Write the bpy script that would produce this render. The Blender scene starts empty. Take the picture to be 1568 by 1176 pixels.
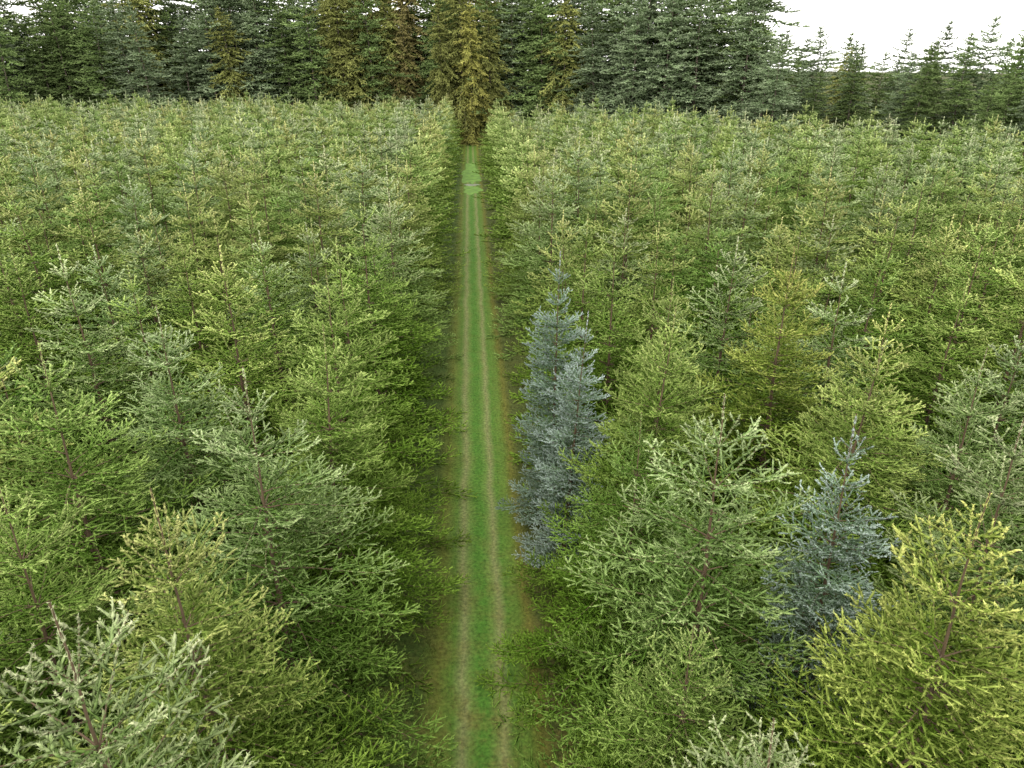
import bpy, math, random
import numpy as np
from mathutils import Vector

rs = random.Random(7)
scene = bpy.context.scene
scene.view_settings.view_transform = 'Standard'
scene.view_settings.look = 'None'
scene.view_settings.exposure = 0

# ------------------------------------------------------------------ world (bright overcast)
world = bpy.data.worlds.new("World"); scene.world = world
world.use_nodes = True
nt = world.node_tree; nt.nodes.clear()
sky = nt.nodes.new("ShaderNodeTexSky"); sky.sky_type = 'NISHITA'; sky.sun_disc = False
sky.sun_elevation = math.radians(52); sky.sun_rotation = math.radians(-150)
sky.dust_density = 2.0
mixw = nt.nodes.new("ShaderNodeMix"); mixw.data_type = 'RGBA'; mixw.inputs[0].default_value = .88
mixw.inputs[7].default_value = (18.6, 18.2, 17.5, 1)
bg = nt.nodes.new("ShaderNodeBackground"); bg.inputs['Strength'].default_value = 0.15
wo = nt.nodes.new("ShaderNodeOutputWorld")
nt.links.new(sky.outputs[0], mixw.inputs[6])
nt.links.new(mixw.outputs[2], bg.inputs['Color']); nt.links.new(bg.outputs[0], wo.inputs[0])

sd = bpy.data.lights.new("sun", 'SUN'); sd.energy = 1.5; sd.angle = math.radians(14); sd.color = (1, .95, .85)
so = bpy.data.objects.new("sun", sd); scene.collection.objects.link(so)
az = math.radians(-150); el = math.radians(52)
sdir = Vector((math.sin(az)*math.cos(el), math.cos(az)*math.cos(el), math.sin(el)))
so.rotation_euler = sdir.to_track_quat('Z', 'Y').to_euler()

# ------------------------------------------------------------------ materials
def foliage_mat(name, dark=(0.28, 0.42, 0.18), low=(.19, .32, .03), lowamt=.82, z0=.35, z1=.9, tint=False):
    m = bpy.data.materials.new(name); m.use_nodes = True
    t = m.node_tree; t.nodes.clear(); N = t.nodes.new; L = t.links.new
    out = N("ShaderNodeOutputMaterial")
    at = N("ShaderNodeAttribute"); at.attribute_name = "Col"
    sep = N("ShaderNodeSeparateColor"); L(at.outputs['Color'], sep.inputs[0])
    if tint:
        oi = N("ShaderNodeAttribute"); oi.attribute_name = "Tint"
    else: oi = N("ShaderNodeObjectInfo")
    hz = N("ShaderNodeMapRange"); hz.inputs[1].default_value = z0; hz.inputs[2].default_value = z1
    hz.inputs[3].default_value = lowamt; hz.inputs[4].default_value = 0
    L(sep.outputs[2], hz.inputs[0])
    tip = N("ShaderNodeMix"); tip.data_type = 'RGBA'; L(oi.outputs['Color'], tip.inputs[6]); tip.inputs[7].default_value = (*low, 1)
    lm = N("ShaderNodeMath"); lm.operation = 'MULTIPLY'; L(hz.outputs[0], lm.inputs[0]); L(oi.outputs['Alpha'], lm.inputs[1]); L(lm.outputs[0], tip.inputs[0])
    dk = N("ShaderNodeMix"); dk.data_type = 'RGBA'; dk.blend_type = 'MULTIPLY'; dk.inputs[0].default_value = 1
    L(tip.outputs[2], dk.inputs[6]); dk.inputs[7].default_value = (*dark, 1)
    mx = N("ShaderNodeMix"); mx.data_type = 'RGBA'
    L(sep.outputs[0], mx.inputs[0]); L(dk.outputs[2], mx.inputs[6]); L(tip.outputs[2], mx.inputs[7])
    mr = N("ShaderNodeMapRange"); mr.inputs[3].default_value = 0.6; mr.inputs[4].default_value = 1.4
    L(sep.outputs[1], mr.inputs[0])
    hsv = N("ShaderNodeHueSaturation")
    L(mx.outputs[2], hsv.inputs['Color']); L(mr.outputs[0], hsv.inputs['Value'])
    d = N("ShaderNodeBsdfDiffuse"); L(hsv.outputs[0], d.inputs[0])
    tr = N("ShaderNodeBsdfTranslucent"); L(hsv.outputs[0], tr.inputs[0])
    ms = N("ShaderNodeMixShader"); ms.inputs[0].default_value = .18
    L(d.outputs[0], ms.inputs[1]); L(tr.outputs[0], ms.inputs[2]); L(ms.outputs[0], out.inputs[0])
    return m

def bark_mat(name, c):
    m = bpy.data.materials.new(name); m.use_nodes = True
    t = m.node_tree; p = t.nodes['Principled BSDF']
    n = t.nodes.new("ShaderNodeTexNoise"); n.inputs['Scale'].default_value = 14
    r = t.nodes.new("ShaderNodeValToRGB")
    r.color_ramp.elements[0].color = (c[0]*.5, c[1]*.5, c[2]*.5, 1); r.color_ramp.elements[1].color = (c[0]*1.4, c[1]*1.4, c[2]*1.4, 1)
    t.links.new(n.outputs[0], r.inputs[0]); t.links.new(r.outputs[0], p.inputs['Base Color'])
    p.inputs['Roughness'].default_value = .85
    return m

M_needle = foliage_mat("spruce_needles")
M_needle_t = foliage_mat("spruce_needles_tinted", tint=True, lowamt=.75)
M_bark = bark_mat("spruce_bark", (0.10, 0.065, 0.035))
M_fir = foliage_mat("fir_foliage", dark=(.45, .56, .38), lowamt=0)
M_cedar = foliage_mat("cedar_foliage", dark=(0.5, 0.55, 0.42), lowamt=0)
M_dbark = bark_mat("conifer_bark", (0.16, 0.13, 0.10))

# ------------------------------------------------------------------ tree generator
def norm(v): return v/np.maximum(np.linalg.norm(v, axis=-1, keepdims=True), 1e-9)

def build_mesh(name, V, Fs, C, mats, tint=None):
    me = bpy.data.meshes.new(name)
    F = np.concatenate([f for f, _ in Fs]); MI = np.concatenate([np.full(len(f), i, np.int32) for f, i in Fs])
    me.vertices.add(len(V)); me.vertices.foreach_set("co", V.astype(np.float32).ravel())
    me.loops.add(F.size); me.loops.foreach_set("vertex_index", F.astype(np.int32).ravel())
    me.polygons.add(len(F)); me.polygons.foreach_set("loop_start", np.arange(0, F.size, 3, dtype=np.int32))
    me.polygons.foreach_set("material_index", MI)
    a = me.attributes.new("Col", 'FLOAT_COLOR', 'POINT')
    a.data.foreach_set("color", np.concatenate([C, np.ones((len(C), 1))], 1).astype(np.float32).ravel())
    if tint is not None:
        a = me.attributes.new("Tint", 'FLOAT_COLOR', 'POINT')
        a.data.foreach_set("color", tint.astype(np.float32).ravel())
    me.update()
    for m in mats: me.materials.append(m)
    return me

def tube(pts, rad, n):
    pts = np.asarray(pts, float); rad = np.asarray(rad, float)
    T = norm(np.gradient(pts, axis=0))
    ref = np.where(np.abs(T[:, 2:3]) > .9, np.array([[1., 0, 0]]), np.array([[0, 0, 1.]]))
    A = norm(np.cross(T, ref)); B = np.cross(T, A)
    th = np.arange(n)*2*np.pi/n
    V = pts[:, None]+rad[:, None, None]*(np.cos(th)[None, :, None]*A[:, None]+np.sin(th)[None, :, None]*B[:, None])
    F = []
    for i in range(len(pts)-1):
        for j in range(n):
            a, b = i*n+j, i*n+(j+1) % n
            F += [(a, b, b+n), (a, b+n, a+n)]
    return V.reshape(-1, 3), np.array(F)

def make_tree(name, seed, H, R, mats, whorl=.5, nmain=7, ninter=5, e_top=62, e_mid=16, e_bot=-14, sag=.3, uptip=.5,
              shape=.62, twstep=.10, sub=True, substep=.145, dens=62, nl=.052, nw=.015, cr=.022, twmax=.75, twk=.6,
              leader=1.0, zmin=.35, droop=0.0, jit=.15, core=.06, barkn=4, twa=50, lump=.0, opentop=True, skirt=.22, raw=False, flat=.18):
    r = np.random.default_rng(seed)
    Vs = []; Fs = []; Cs = []; off = 0
    def add(V, F, C, mi):
        nonlocal off
        Vs.append(V); Fs.append((F+off, mi)); Cs.append(C); off += len(V)
    S0 = []; S1 = []; ST = []; SR = []
    def segs(p0, p1, t, rnd): S0.append(p0); S1.append(p1); ST.append(t); SR.append(rnd)
    nz = 14; zz = np.linspace(0, H, nz)
    wob = np.cumsum(r.normal(0, .012*H/9, (nz, 2)), 0)
    tp = np.column_stack([wob[:, 0], wob[:, 1], zz])
    V, F = tube(tp, .009+.012*H*(1-zz/H)**1.7, 8)
    add(V, F, np.full((len(V), 3), .5), 1)
    def axis(z): return np.array([np.interp(z, zz, tp[:, 0]), np.interp(z, zz, tp[:, 1]), z])
    for k in range(4):
        a = H-leader+k*leader/4
        segs(axis(a)[None], axis(min(a+leader/4, H))[None], np.array([1.]), np.array([.75]))
    br = []
    z = H-leader; wi = 0
    while z > zmin:
        n = nmain+r.integers(-1, 2) if wi else 5
        a0 = r.uniform(0, 6.28); wr_ = r.uniform(-.18, .18)
        for k in range(n): br.append((z+r.normal(0, .03), a0+k*2*np.pi/n+r.normal(0, .16), 1.0+wr_*.5))
        w = whorl*r.uniform(.75, 1.3)
        ni = ninter
        if opentop and wi < 2: w *= 1.25; ni = 2+wi
        for k in range(ni): br.append((z-r.uniform(.15, .85)*w, r.uniform(0, 6.28), r.uniform(.4, .9)))
        wi += 1; z -= w
    ph = r.uniform(0, 6.28, 4)
    for (z, azm, lf) in br:
        if z < zmin*.7: continue
        u = 1-z/H
        L = (R*min(1, (u/.92))**shape)*lf*(1+float(np.clip(r.normal(0, jit), -.4, .22 if opentop else .6)))
        if u < .25: L *= .65+.35*u/.25
        L *= 1+skirt*max(0, min(1, (u-.5)/.35))
        L *= 1+lump*math.sin(2*azm+ph[0]+9*z/H)
        L = max(L, .15)
        if u < .35: e0 = e_top+(e_mid-e_top)*(u/.35)
        else: e0 = e_mid+(e_bot-e_mid)*((u-.35)/.65)
        e0 = math.radians(e0+r.normal(0, 6))
        nb = 8; t = np.linspace(0, 1, nb)
        e = e0-sag*np.sin(np.pi*np.minimum(t*1.1, 1))*min(1, L/1.5)+uptip*t**2.5-droop*t
        aa = azm+np.cumsum(r.normal(0, .05, nb))
        d = np.column_stack([np.cos(aa)*np.cos(e), np.sin(aa)*np.cos(e), np.sin(e)])
        P = axis(z)+np.vstack([np.zeros(3), np.cumsum(d[:-1]*L/(nb-1), 0)])
        P[:, 2] = np.maximum(P[:, 2], .06)
        V, F = tube(P, np.linspace(.006+.005*L, .004, nb)*(H/9)**.5, barkn)
        add(V, F, np.full((len(V), 3), .5), 1)
        brnd = r.uniform(0, 1)
        i0 = 1 if L > .8 else 0
        for i in range(i0, nb-1):
            segs(P[i][None], P[i+1][None], np.array([(i+1)/nb]), np.array([brnd]))
        st_ = twstep*(1.3 if (opentop and u < .18) else 1)
        s = np.arange(max(core*L, .08)+r.uniform(0, st_), L*.985, st_)
        if len(s) == 0: continue
        s = s+r.normal(0, twstep*.25, len(s)); s = np.clip(s, 0.02, L*.99)
        tt = s/L
        pos = np.column_stack([np.interp(tt, t, P[:, k]) for k in range(3)])
        T = norm(np.column_stack([np.interp(tt, t, d[:, k]) for k in range(3)]))
        up = np.array([0, 0, 1.]); sv = norm(np.cross(T, up)); nv = np.cross(sv, T)
        sg = np.where(np.arange(len(s)) % 2 == 0, 1., -1.)
        a = np.radians(twa+r.normal(0, 7, len(s)))
        lift = r.normal(.08, flat, len(s)); third = (np.arange(len(s)) % 4 == 2); lift[third] += .9
        D = norm(np.cos(a)[:, None]*T+(np.sin(a)*sg)[:, None]*sv+lift[:, None]*nv*.8)
        l = np.clip((L-s)*twk+.12, .1, twmax)*(1+r.normal(0, .22, len(s)))*np.clip(tt/.35, .6, 1)
        l[third] *= .6; l = np.maximum(l, .06)
        c1 = np.array([0, 0, -.12-droop*.5]); c2 = np.array([0, 0, .2-droop])
        mid = pos+norm(D+c1)*(l*.5)[:, None]; end = mid+norm(D+c2)*(l*.5)[:, None]
        rt = np.clip(brnd*.6+r.uniform(0, .4, len(s)), 0, 1)
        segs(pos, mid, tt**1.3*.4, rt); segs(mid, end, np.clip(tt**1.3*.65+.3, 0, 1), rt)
        if sub:
            ns = np.maximum((l/substep).astype(int)-1, 0)
            idx = np.repeat(np.arange(len(s)), ns)
            if len(idx):
                loc = np.concatenate([np.arange(k) for k in ns if k > 0])
                f = (loc+1.0+r.uniform(-.2, .2, len(idx)))*substep/l[idx]; f = np.clip(f, .1, .97)
                base = np.where((f < .5)[:, None], pos[idx]+(mid-pos)[idx]*(f*2)[:, None], mid[idx]+(end-mid)[idx]*(f*2-1)[:, None])
                TD = norm(end[idx]-pos[idx]); pv = norm(np.cross(TD, up)); nn = np.cross(pv, TD)
                s2 = np.where(loc % 2 == 0, 1., -1.)
                D2 = norm(TD*.7+pv*(s2*.7)[:, None]+nn*r.normal(.1, flat, len(idx))[:, None]+np.array([0, 0, .1-droop*.6]))
                l2 = np.clip((1-f)*l[idx]*.6+.3*substep+.05, .07, max(.3, 2.2*substep))*(1+r.normal(0, .15, len(idx)))
                segs(base, base+D2*l2[:, None], np.clip(tt[idx]**1.2*.55+.3*f, 0, 1), np.clip(rt[idx]+r.normal(0, .12, len(idx)), 0, 1))
    p0 = np.concatenate(S0); p1 = np.concatenate(S1); st = np.concatenate(ST); sr = np.concatenate(SR)
    ln = np.linalg.norm(p1-p0, axis=1)
    m = len(ln)
    T = norm(p1-p0); A = norm(np.cross(T, norm(r.normal(0, 1, (m, 3))))); B = np.cross(T, A)
    rad = cr*r.uniform(.7, 1.2, m)
    V = np.empty((m, 8, 3)); V[:, 0] = p0; V[:, 7] = p1
    for k in range(3):
        th = k*2.0944
        for q, (f_, rr) in enumerate([(.25, 1.0), (.7, .8)]):
            V[:, 1+q*3+k] = p0+(p1-p0)*f_+(A*math.cos(th+q*.9)+B*math.sin(th+q*.9))*(rad*rr)[:, None]
    fa = []
    for k in range(3):
        k2 = (k+1) % 3
        fa += [(0, 1+k2, 1+k), (1+k, 1+k2, 4+k2), (1+k, 4+k2, 4+k), (4+k, 4+k2, 7)]
    Fm = (np.array(fa)[None]+(np.arange(m)*8)[:, None, None]).reshape(-1, 3)
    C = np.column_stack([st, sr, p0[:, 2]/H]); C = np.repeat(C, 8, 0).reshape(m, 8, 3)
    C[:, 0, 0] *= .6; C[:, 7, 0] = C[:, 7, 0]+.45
    add(V.reshape(-1, 3), Fm, C.reshape(-1, 3), 0)
    cnt = (ln*dens+r.uniform(0, 1, len(ln))).astype(int)
    idx = np.repeat(np.arange(len(ln)), cnt); n = len(idx)
    f = r.uniform(0, 1, n)
    p = p0[idx]+(p1-p0)[idx]*f[:, None]
    T = norm((p1-p0)[idx]); A = norm(np.cross(T, norm(r.normal(0, 1, (n, 3)))))
    A[:, 2] += .25
    D = norm(A+T*r.uniform(.35, 1.1, n)[:, None]+np.array([0, 0, -droop*.6]))
    W = norm(np.cross(D, norm(r.normal(0, 1, (n, 3)))))
    le = nl*r.uniform(.65, 1.15, n)*(1.1-.35*f)
    w = nw*.5
    V = np.empty((n, 3, 3)); V[:, 0] = p-W*w; V[:, 1] = p+W*w; V[:, 2] = p+D*le[:, None]
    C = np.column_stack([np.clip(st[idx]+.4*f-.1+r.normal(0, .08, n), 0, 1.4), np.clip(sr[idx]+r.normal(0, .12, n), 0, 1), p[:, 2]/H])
    add(V.reshape(-1, 3), np.arange(n*3).reshape(-1, 3), np.repeat(C, 3, 0), 0)
    Va = np.concatenate(Vs); Ca = np.concatenate(Cs)
    print(name, sum(len(f) for f, _ in Fs))
    if raw: return Va, Fs, Ca
    return build_mesh(name, Va, Fs, Ca, mats)

SM = [M_needle, M_bark]
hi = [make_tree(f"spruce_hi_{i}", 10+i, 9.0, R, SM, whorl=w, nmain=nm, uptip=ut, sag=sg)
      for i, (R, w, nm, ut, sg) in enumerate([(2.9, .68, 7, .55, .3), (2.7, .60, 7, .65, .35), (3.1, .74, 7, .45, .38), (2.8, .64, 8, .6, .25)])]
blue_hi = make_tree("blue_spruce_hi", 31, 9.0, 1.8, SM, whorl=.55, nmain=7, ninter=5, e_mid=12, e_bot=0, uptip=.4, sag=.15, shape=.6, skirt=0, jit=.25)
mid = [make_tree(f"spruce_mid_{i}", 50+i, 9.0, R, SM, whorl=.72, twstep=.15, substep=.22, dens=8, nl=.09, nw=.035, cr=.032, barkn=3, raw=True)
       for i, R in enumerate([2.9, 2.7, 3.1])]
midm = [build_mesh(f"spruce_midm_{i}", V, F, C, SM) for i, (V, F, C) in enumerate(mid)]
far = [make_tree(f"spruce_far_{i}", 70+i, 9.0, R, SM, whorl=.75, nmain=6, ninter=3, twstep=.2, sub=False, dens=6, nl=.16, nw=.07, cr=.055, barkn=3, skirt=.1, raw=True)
       for i, R in enumerate([2.9, 2.7, 3.1])]

# ------------------------------------------------------------------ placement
coll = scene.collection
def put(name, me, x, y, h, wscale, rot, col, parent=None, z=0, H0=9.0, tilt=.02, a=1.0):
    o = bpy.data.objects.new(name, me); coll.objects.link(o)
    s = h/H0
    o.location = (x, y, z); o.scale = (s*wscale, s*wscale, s)
    o.rotation_euler = (rs.gauss(0, tilt), rs.gauss(0, tilt), rot)
    o.color = (*col, a)
    if parent: o.parent = parent
    return o

def green(rs, kind=None, far=False):
    k = kind or rs.choices(['green', 'grey', 'yellow', 'deep'], [5, 4, 3, 1])[0]
    base = {'green': (.43, .52, .18), 'grey': (.52, .58, .33), 'yellow': (.57, .60, .23), 'deep': (.32, .44, .14),
            'blue': (.47, .56, .54), 'gold': (.59, .60, .20)}[k]
    f = rs.uniform(.86, 1.12)
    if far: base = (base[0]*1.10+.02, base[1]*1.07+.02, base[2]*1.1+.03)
    return tuple(c*f*rs.uniform(.96, 1.04) for c in base)

near = [
    (-4.0, 5.4, 9.5, 1.08, 'grey', 0), (-4.1, 8.4, 9.0, 1.12, 'yellow', 1), (-4.1, 11.6, 9.1, 1.08, 'grey', 2),
    (-3.8, 15.2, 8.7, 1.08, 'green', 3), (-4.0, 18.8, 9.1, 1.05, 'green', 0), (-4.1, 22.4, 9.2, 1.05, 'green', 1),
    (-7.9, 7.0, 9.2, 1.1, 'yellow', 3), (-8.3, 12.9, 9.3, 1.1, 'green', 2), (-7.6, 9.8, 8.3, 1.1, 'green', 0), (-7.4, 16.4, 9.0, 1.1, 'grey', 1),
    (-7.2, 20.2, 9.5, 1.1, 'yellow', 0),
    (3.5, 5.4, 7.5, 1.25, 'grey', 1), (4.2, 10.3, 9.1, 1.18, 'grey', 0), (4.2, 15.6, 9.0, 1.0, 'green', 3), (3.4, 13.0, 7.4, 1.05, 'deep', 2),
    (3.0, 8.0, 6.4, 1.25, 'green', 3), (5.2, 18.6, 8.8, 1.0, 'green', 1), (4.6, 22.4, 9.3, 1.0, 'green', 2), (4.1, 26.0, 9.2, 1.05, 'green', 0),
    (8.6, 18.0, 9.7, 1.1, 'gold', 1), (6.5, 7.1, 9.2, 1.1, 'gold', 3), (8.4, 13.9, 8.8, 1.1, 'yellow', 2), (9.2, 9.8, 8.8, 1.1, 'grey', 0),
    (8.1, 21.8, 9.2, 1.1, 'grey', 3), (9.2, 5.6, 8.6, 1.1, 'yellow', 1),
    (6.7, 10.6, 8.6, 1.0, 'blue', 'b'), (2.5, 17.4, 8.3, .85, 'blue', 'b'), (2.5, 20.2, 9.3, .85, 'blue', 'b'),
]
pts = []
for (x, y, h, w, k, p) in near:
    me = blue_hi if p == 'b' else (hi[p] if y < 19 else midm[p % 3])
    put("blue_spruce_tree" if p == 'b' else "spruce_tree", me, x, y, h, w, rs.uniform(0, 6.28), green(rs, k), a=.12 if p == 'b' else 1)
    pts.append((x, y))
DX, DY, X0, Y0 = 3.35, 3.25, 4.1, 2.25
for side in (-1, 1):
    for i in range(6):
        for k in range(9):
            x = side*(X0+i*DX)+rs.gauss(0, .12 if i == 0 else .4); yy = Y0+(k+.5)*DY+rs.gauss(0, .4)
            if math.hypot(x, yy) < 4.2 or abs(x) > 12+.86*yy: continue
            if any((x-a)**2+(yy-b)**2 < 2.3**2 for a, b in pts): continue
            g = rs.uniform(8.0, 9.9) if rs.random() < .85 else rs.uniform(6.8, 8.3)
            me = rs.choice(hi) if math.hypot(x, yy) < 18 else rs.choice(midm)
            put("spruce_tree", me, x, yy, g, rs.uniform(.95, 1.05)*(1 if i == 0 else 1.1), rs.uniform(0, 6.28), green(rs))

def block(name, raws, seed, wf, kinds):
    r2 = random.Random(seed); V = []; F = []; C = []; T = []; off = 0
    for i in range(3):
        for k in range(3):
            Va, Fs, Ca = r2.choice(raws)
            th = r2.uniform(0, 6.28); s = r2.uniform(7.9, 10.1)/9.0
            if r2.random() < .15: s *= .85
            w = s*wf*r2.uniform(.92, 1.08)*(1 if i == 0 else 1.1)
            c, sn = math.cos(th), math.sin(th)
            W = np.empty_like(Va)
            W[:, 0] = (Va[:, 0]*c-Va[:, 1]*sn)*w+i*DX+r2.gauss(0, .12 if i == 0 else .5)
            W[:, 1] = (Va[:, 0]*sn+Va[:, 1]*c)*w+(k+.5)*DY+r2.gauss(0, .55)
            W[:, 2] = Va[:, 2]*s
            V.append(W); C.append(Ca)
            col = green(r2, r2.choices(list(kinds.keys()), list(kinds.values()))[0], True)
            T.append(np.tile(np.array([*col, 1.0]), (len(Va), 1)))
            for f, mi in Fs: F.append((f+off, mi))
            off += len(Va)
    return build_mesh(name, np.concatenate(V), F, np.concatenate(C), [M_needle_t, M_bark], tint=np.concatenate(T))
K1 = {'green': 5, 'grey': 5, 'yellow': 3.5, 'deep': 1}
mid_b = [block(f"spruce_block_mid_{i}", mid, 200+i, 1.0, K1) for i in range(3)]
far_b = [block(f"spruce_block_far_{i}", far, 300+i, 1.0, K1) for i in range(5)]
plantation = bpy.data.objects.new("spruce_plantation", None); coll.objects.link(plantation)
nb = 0
for side in (-1, 1):
    for c in range(12):
        xs = X0+c*3*DX
        for b in range(15):
            y0 = Y0+b*3*DY; yc = y0+1.5*DY; xc = xs+DX
            if c < 2 and b < 3: continue
            if xc > 17+.86*(yc+5): continue
            lim = 150 if side < 0 else min(140-xc*.85, 142-(xc-30)*1.1)
            if yc > lim: continue
            flip = rs.random() < .5
            me = rs.choice(mid_b if b < 5 else far_b)
            o = bpy.data.objects.new("spruce_block", me); coll.objects.link(o); o.parent = plantation
            zs = rs.uniform(.94, 1.07)*(1 if side < 0 else .98)
            o.scale = (side, -1 if flip else 1, zs)
            o.location = (side*xs, y0+(3*DY if flip else 0), 0)
            nb += 1
print("blocks", nb)

# ------------------------------------------------------------------ background forest
DM = [M_fir, M_dbark]; CM = [M_cedar, M_dbark]
fir = [make_tree(f"fir_proto_{i}", 90+i, 28, R, DM, whorl=1.05, nmain=6, ninter=4, e_top=45, e_mid=0, e_bot=-25, sag=.2, uptip=.35,
                 shape=.55, twstep=.36, sub=True, substep=.6, dens=3, nl=.38, nw=.15, cr=.11, twmax=1.6, twk=.6, leader=1.1, zmin=2.0, jit=.32, barkn=3, lump=.25, opentop=False, skirt=0, flat=.3)
       for i, R in enumerate([5.8, 5.2, 6.4])]
cedar = [make_tree(f"cedar_proto_{i}", 120+i, 26, R, CM, whorl=.9, nmain=6, ninter=5, e_top=50, e_mid=5, e_bot=-20, sag=.45, uptip=.3,
                   shape=.5, twstep=.34, sub=True, substep=.55, dens=3, nl=.4, nw=.16, cr=.11, twmax=1.3, twk=.6, leader=.7, zmin=.8, droop=.5, jit=.32, barkn=3, lump=.25, opentop=False, skirt=0, flat=.3)
         for i, R in enumerate([5.2, 5.8])]
forest = bpy.data.objects.new("conifer_forest", None); coll.objects.link(forest)
def fcol(kind):
    f = rs.uniform(.75, 1.25)
    c = {'fir': (.25, .33, .13), 'firg': (.32, .39, .24), 'brown': (.38, .33, .14), 'olive': (.37, .39, .13), 'rust': (.38, .29, .15), 'gold': (.52, .50, .15)}[kind]
    return tuple(v*f for v in c)
def bgt(x, y, h, k, w=1.0):
    if k in ('fir', 'firg'): put("fir", rs.choice(fir), x, y, h, rs.uniform(1.0, 1.35)*w, rs.uniform(0, 6.28), fcol(k), forest, H0=28, tilt=.03)
    else: put("cedar", rs.choice(cedar), x, y, h, rs.uniform(1.0, 1.35)*w, rs.uniform(0, 6.28), fcol(k), forest, H0=26, tilt=.03)
for row in range(4):
    x = -140.0
    while x < 50:
        y = 155+row*7+rs.gauss(0, 2)
        if x > 10: y -= (x-10)*.75
        h = rs.uniform(29, 38)
        if row == 0: h *= .85
        xn = x*155/y
        if -87 < xn < -82: h = rs.uniform(21, 25)
        elif -55 < xn < -51: h = rs.uniform(22, 25)
        if -30 < x < 8: k = rs.choices(['brown', 'olive', 'rust', 'fir'], [3.5, 6, .3, 3])[0]
        elif x < -95: k = rs.choices(['brown', 'olive', 'fir'], [1, 3, 5])[0]
        else: k = rs.choices(['fir', 'firg', 'olive', 'brown'], [6, 5, .6, .1])[0]
        bgt(x, y, h, k)
        x += rs.uniform(4.0, 6.2)
bgt(.5, 150, 25, 'gold', .9); bgt(4.5, 152, 24, 'olive', .9); bgt(-5, 151, 26, 'olive', .9)
for row in range(5):
    x = 46.0
    while x < 140:
        y = 114-(x-46)*.5+row*6+rs.gauss(0, 2)
        h = rs.uniform(13, 19.5)+row*.8
        k = rs.choices(['fir', 'firg', 'olive', 'rust'], [6, 4, .8, .3])[0]
        bgt(x, y, h, k)
        x += rs.uniform(3.8, 6.5)
bgt(80, 84, 20, 'fir'); bgt(73, 94, 18.5, 'firg'); bgt(78, 78, 10, 'rust', .8)

# ------------------------------------------------------------------ ground
def grid(name, x0, x1, y0, y1, nx, ny, zf, mat):
    xs = np.linspace(x0, x1, nx); ys = np.linspace(y0, y1, ny)
    X, Y = np.meshgrid(xs, ys); Z = zf(X, Y)
    V = np.column_stack([X.ravel(), Y.ravel(), Z.ravel()])
    i = np.arange((ny-1)*(nx-1)); r_, c_ = i//(nx-1), i % (nx-1); a = r_*nx+c_
    F = np.concatenate([np.column_stack([a, a+1, a+nx+1]), np.column_stack([a, a+nx+1, a+nx])])
    me = build_mesh(name, V, [(F, 0)], np.full((len(V), 3), .5), [mat])
    o = bpy.data.objects.new(name, me); coll.objects.link(o); return o

def ground_mat():
    m = bpy.data.materials.new("forest_floor"); m.use_nodes = True; t = m.node_tree; N = t.nodes.new; L = t.links.new
    p = t.nodes['Principled BSDF']; p.inputs['Roughness'].default_value = .95; p.inputs['Specular IOR Level'].default_value = .1
    tc = N("ShaderNodeTexCoord"); n = N("ShaderNodeTexNoise"); n.inputs['Scale'].default_value = .8; n.inputs['Detail'].default_value = 8
    L(tc.outputs['Object'], n.inputs[0]); r = N("ShaderNodeValToRGB"); e = r.color_ramp.elements
    e[0].position = .35; e[0].color = (.045, .035, .016, 1); e[1].position = .68; e[1].color = (.06, .08, .018, 1)
    L(n.outputs[0], r.inputs[0]); L(r.outputs[0], p.inputs['Base Color']); return m

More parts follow.
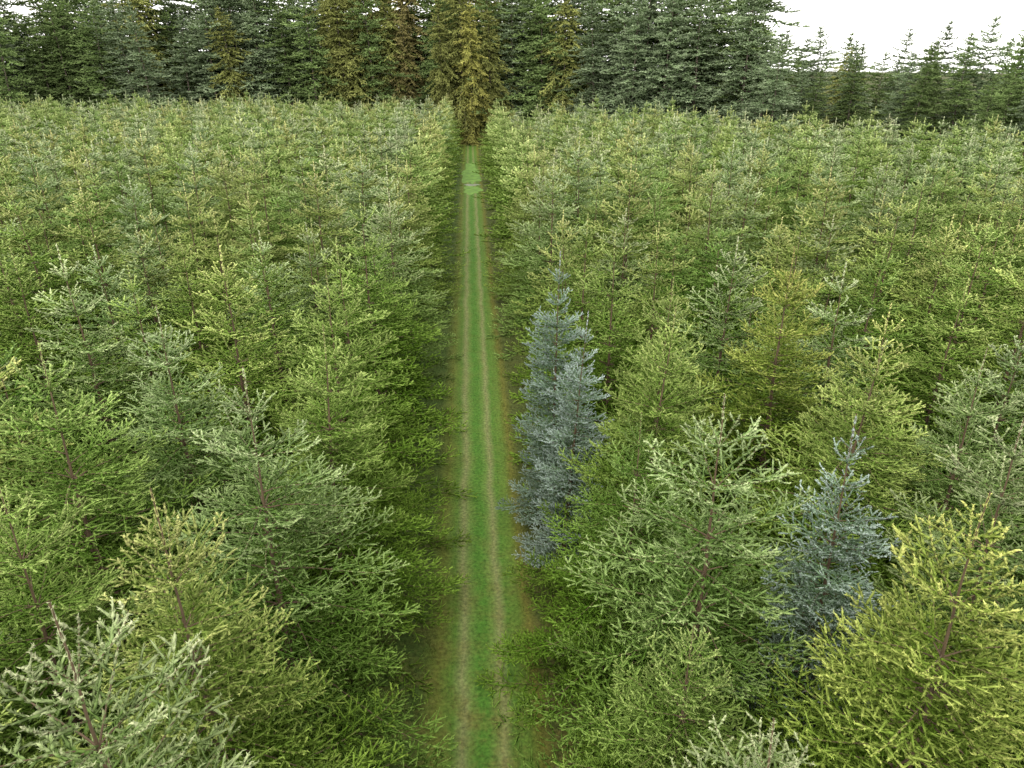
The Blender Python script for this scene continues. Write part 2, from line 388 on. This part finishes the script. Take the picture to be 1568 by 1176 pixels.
def lane_mat():
    m = bpy.data.materials.new("mown_grass"); m.use_nodes = True; t = m.node_tree; N = t.nodes.new; L = t.links.new
    p = t.nodes['Principled BSDF']; p.inputs['Roughness'].default_value = .8; p.inputs['Specular IOR Level'].default_value = .15
    geo = N("ShaderNodeNewGeometry")
    sx = N("ShaderNodeSeparateXYZ"); L(geo.outputs['Position'], sx.inputs[0])
    wn = N("ShaderNodeTexNoise"); wn.inputs['Scale'].default_value = .35; wn.inputs['Detail'].default_value = 8; wn.inputs['Roughness'].default_value = .65; L(geo.outputs['Position'], wn.inputs[0])
    wm = N("ShaderNodeMath"); wm.operation = 'MULTIPLY_ADD'; wm.inputs[1].default_value = .5; wm.inputs[2].default_value = -.25
    L(wn.outputs[0], wm.inputs[0]); ax = N("ShaderNodeMath"); ax.operation = 'ADD'; L(sx.outputs[0], ax.inputs[0]); L(wm.outputs[0], ax.inputs[1])
    mr = N("ShaderNodeMapRange"); mr.inputs[1].default_value = -1.6; mr.inputs[2].default_value = 1.6; L(ax.outputs[0], mr.inputs[0])
    r = N("ShaderNodeValToRGB"); cr = r.color_ramp
    stops = [(0, (.05, .085, .015)), (.15, (.10, .125, .02)), (.27, (.075, .145, .02)), (.35, (.17, .19, .07)), (.41, (.10, .17, .033)), (.47, (.06, .15, .018)), (.53, (.06, .15, .018)),
             (.59, (.10, .17, .033)), (.65, (.17, .19, .07)), (.72, (.07, .15, .02)), (.82, (.09, .15, .022)), (.9, (.12, .125, .022)), (1, (.06, .08, .018))]
    while len(cr.elements) < len(stops): cr.elements.new(.5)
    for e, (q, c) in zip(cr.elements, stops): e.position = q; e.color = (*c, 1)
    L(mr.outputs[0], r.inputs[0])
    n1 = N("ShaderNodeTexNoise"); n1.inputs['Scale'].default_value = 1.3; n1.inputs['Detail'].default_value = 10; n1.inputs['Roughness'].default_value = .75
    L(geo.outputs['Position'], n1.inputs[0])
    r1 = N("ShaderNodeValToRGB"); r1.color_ramp.elements[0].position = .44; r1.color_ramp.elements[1].position = .64
    L(n1.outputs[0], r1.inputs[0])
    yb = N("ShaderNodeMapRange"); yb.inputs[1].default_value = 9; yb.inputs[2].default_value = 20; yb.inputs[3].default_value = .75; yb.inputs[4].default_value = .22
    L(sx.outputs[1], yb.inputs[0])
    mm = N("ShaderNodeMath"); mm.operation = 'MULTIPLY'; L(r1.outputs[0], mm.inputs[0]); L(yb.outputs[0], mm.inputs[1])
    mx = N("ShaderNodeMix"); mx.data_type = 'RGBA'; L(mm.outputs[0], mx.inputs[0]); L(r.outputs[0], mx.inputs[6]); mx.inputs[7].default_value = (.135, .11, .03, 1)
    n2 = N("ShaderNodeTexNoise"); n2.inputs['Scale'].default_value = 10; n2.inputs['Detail'].default_value = 9; n2.inputs['Roughness'].default_value = .65; L(geo.outputs['Position'], n2.inputs[0])
    v = N("ShaderNodeMapRange"); v.inputs[1].default_value = .3; v.inputs[2].default_value = .7; v.inputs[3].default_value = .5; v.inputs[4].default_value = 1.55; L(n2.outputs[0], v.inputs[0])
    h = N("ShaderNodeHueSaturation"); L(mx.outputs[2], h.inputs['Color']); L(v.outputs[0], h.inputs['Value'])
    L(h.outputs[0], p.inputs['Base Color'])
    b = N("ShaderNodeBump"); b.inputs['Strength'].default_value = .6; b.inputs['Distance'].default_value = .05; L(n2.outputs[0], b.inputs['Height']); L(b.outputs[0], p.inputs['Normal'])
    return m
GM = ground_mat(); LM = lane_mat()
grid("ground", -1500, 1500, -60, 3000, 30, 30, lambda X, Y: X*0, GM)
grid("grass_lane", -3.2, 3.2, -5, 152, 24, 300, lambda X, Y: .012+.0*X, LM)
def simple(name, c, rough=.9, noise=6, amp=.4):
    m = bpy.data.materials.new(name); m.use_nodes = True; t = m.node_tree; p = t.nodes['Principled BSDF']; p.inputs['Roughness'].default_value = rough
    g = t.nodes.new("ShaderNodeNewGeometry"); n = t.nodes.new("ShaderNodeTexNoise"); n.inputs['Scale'].default_value = noise; n.inputs['Detail'].default_value = 6
    t.links.new(g.outputs['Position'], n.inputs[0]); r = t.nodes.new("ShaderNodeValToRGB")
    r.color_ramp.elements[0].position = .3; r.color_ramp.elements[1].position = .7
    r.color_ramp.elements[0].color = tuple(v*(1-amp) for v in c)+(1,); r.color_ramp.elements[1].color = tuple(min(1, v*(1+amp)) for v in c)+(1,)
    t.links.new(n.outputs[0], r.inputs[0]); t.links.new(r.outputs[0], p.inputs['Base Color']); return m
GR = simple("gravel", (.20, .22, .15), noise=1.5, amp=.5)
BG = simple("light_painted_grass", (.12, .23, .035), noise=1.2)
# ragged-edged patches where the lane crosses a track; brighter grass has extra light painted into its colour
def patch(name, cx, cy, rx, ry, z, mat, seed):
    rr = np.random.default_rng(seed); n = 40; th = np.linspace(0, 2*np.pi, n, endpoint=False)
    k = 1+.18*np.sin(3*th+rr.uniform(0, 6))+.12*np.sin(7*th+rr.uniform(0, 6))+rr.normal(0, .04, n)
    V = np.vstack([[cx, cy, z], np.column_stack([cx+rx*k*np.cos(th), cy+ry*k*np.sin(th), np.full(n, z)])])
    F = np.array([(0, 1+i, 1+(i+1) % n) for i in range(n)])
    me = build_mesh(name, V, [(F, 0)], np.full((len(V), 3), .5), [mat])
    o = bpy.data.objects.new(name, me); coll.objects.link(o)
patch("lit_grass_patch", 0, 107, 1.3, 11, .018, BG, 1)
patch("lit_grass_patch", .1, 91.5, 1.1, 3.5, .018, BG, 2)
patch("gravel_patch", .1, 95.6, 1.0, .9, .024, GR, 3)

r = np.random.default_rng(3); n = 220000
yy = 3+(r.uniform(0, 1, n)**1.7)*97; xx = r.uniform(-2.3, 2.3, n)
clump = (np.sin(xx*7+np.sin(yy*3)*2)+np.sin(yy*5.3+xx*4))*.2+.6
fade = np.clip((100-yy)/50, .15, 1)
hgt = r.uniform(.015, .045, n)*(1+1.2*(np.abs(xx) > 1.05))*clump*fade
p = np.column_stack([xx, yy, np.full(n, .012)])
a = r.uniform(0, 6.28, n); W = np.column_stack([np.cos(a), np.sin(a), a*0])*(.005+yy*.00012)[:, None]
D = norm(np.column_stack([r.normal(0, .7, n), r.normal(0, .7, n), np.ones(n)]))*hgt[:, None]
V = np.stack([p-W, p+W, p+D], 1).reshape(-1, 3)
me = build_mesh("grass", V, [(np.arange(n*3).reshape(-1, 3), 0)], np.full((n*3, 3), .5), [LM])
coll.objects.link(bpy.data.objects.new("grass", me))

# ------------------------------------------------------------------ camera
cd = bpy.data.cameras.new("camera"); cd.sensor_width = 36; cd.lens = 24.96; cd.clip_end = 6000
co = bpy.data.objects.new("camera", cd); coll.objects.link(co)
co.location = (0, 0, 14); co.rotation_euler = (math.radians(66), 0, math.radians(-3.2))
scene.camera = co
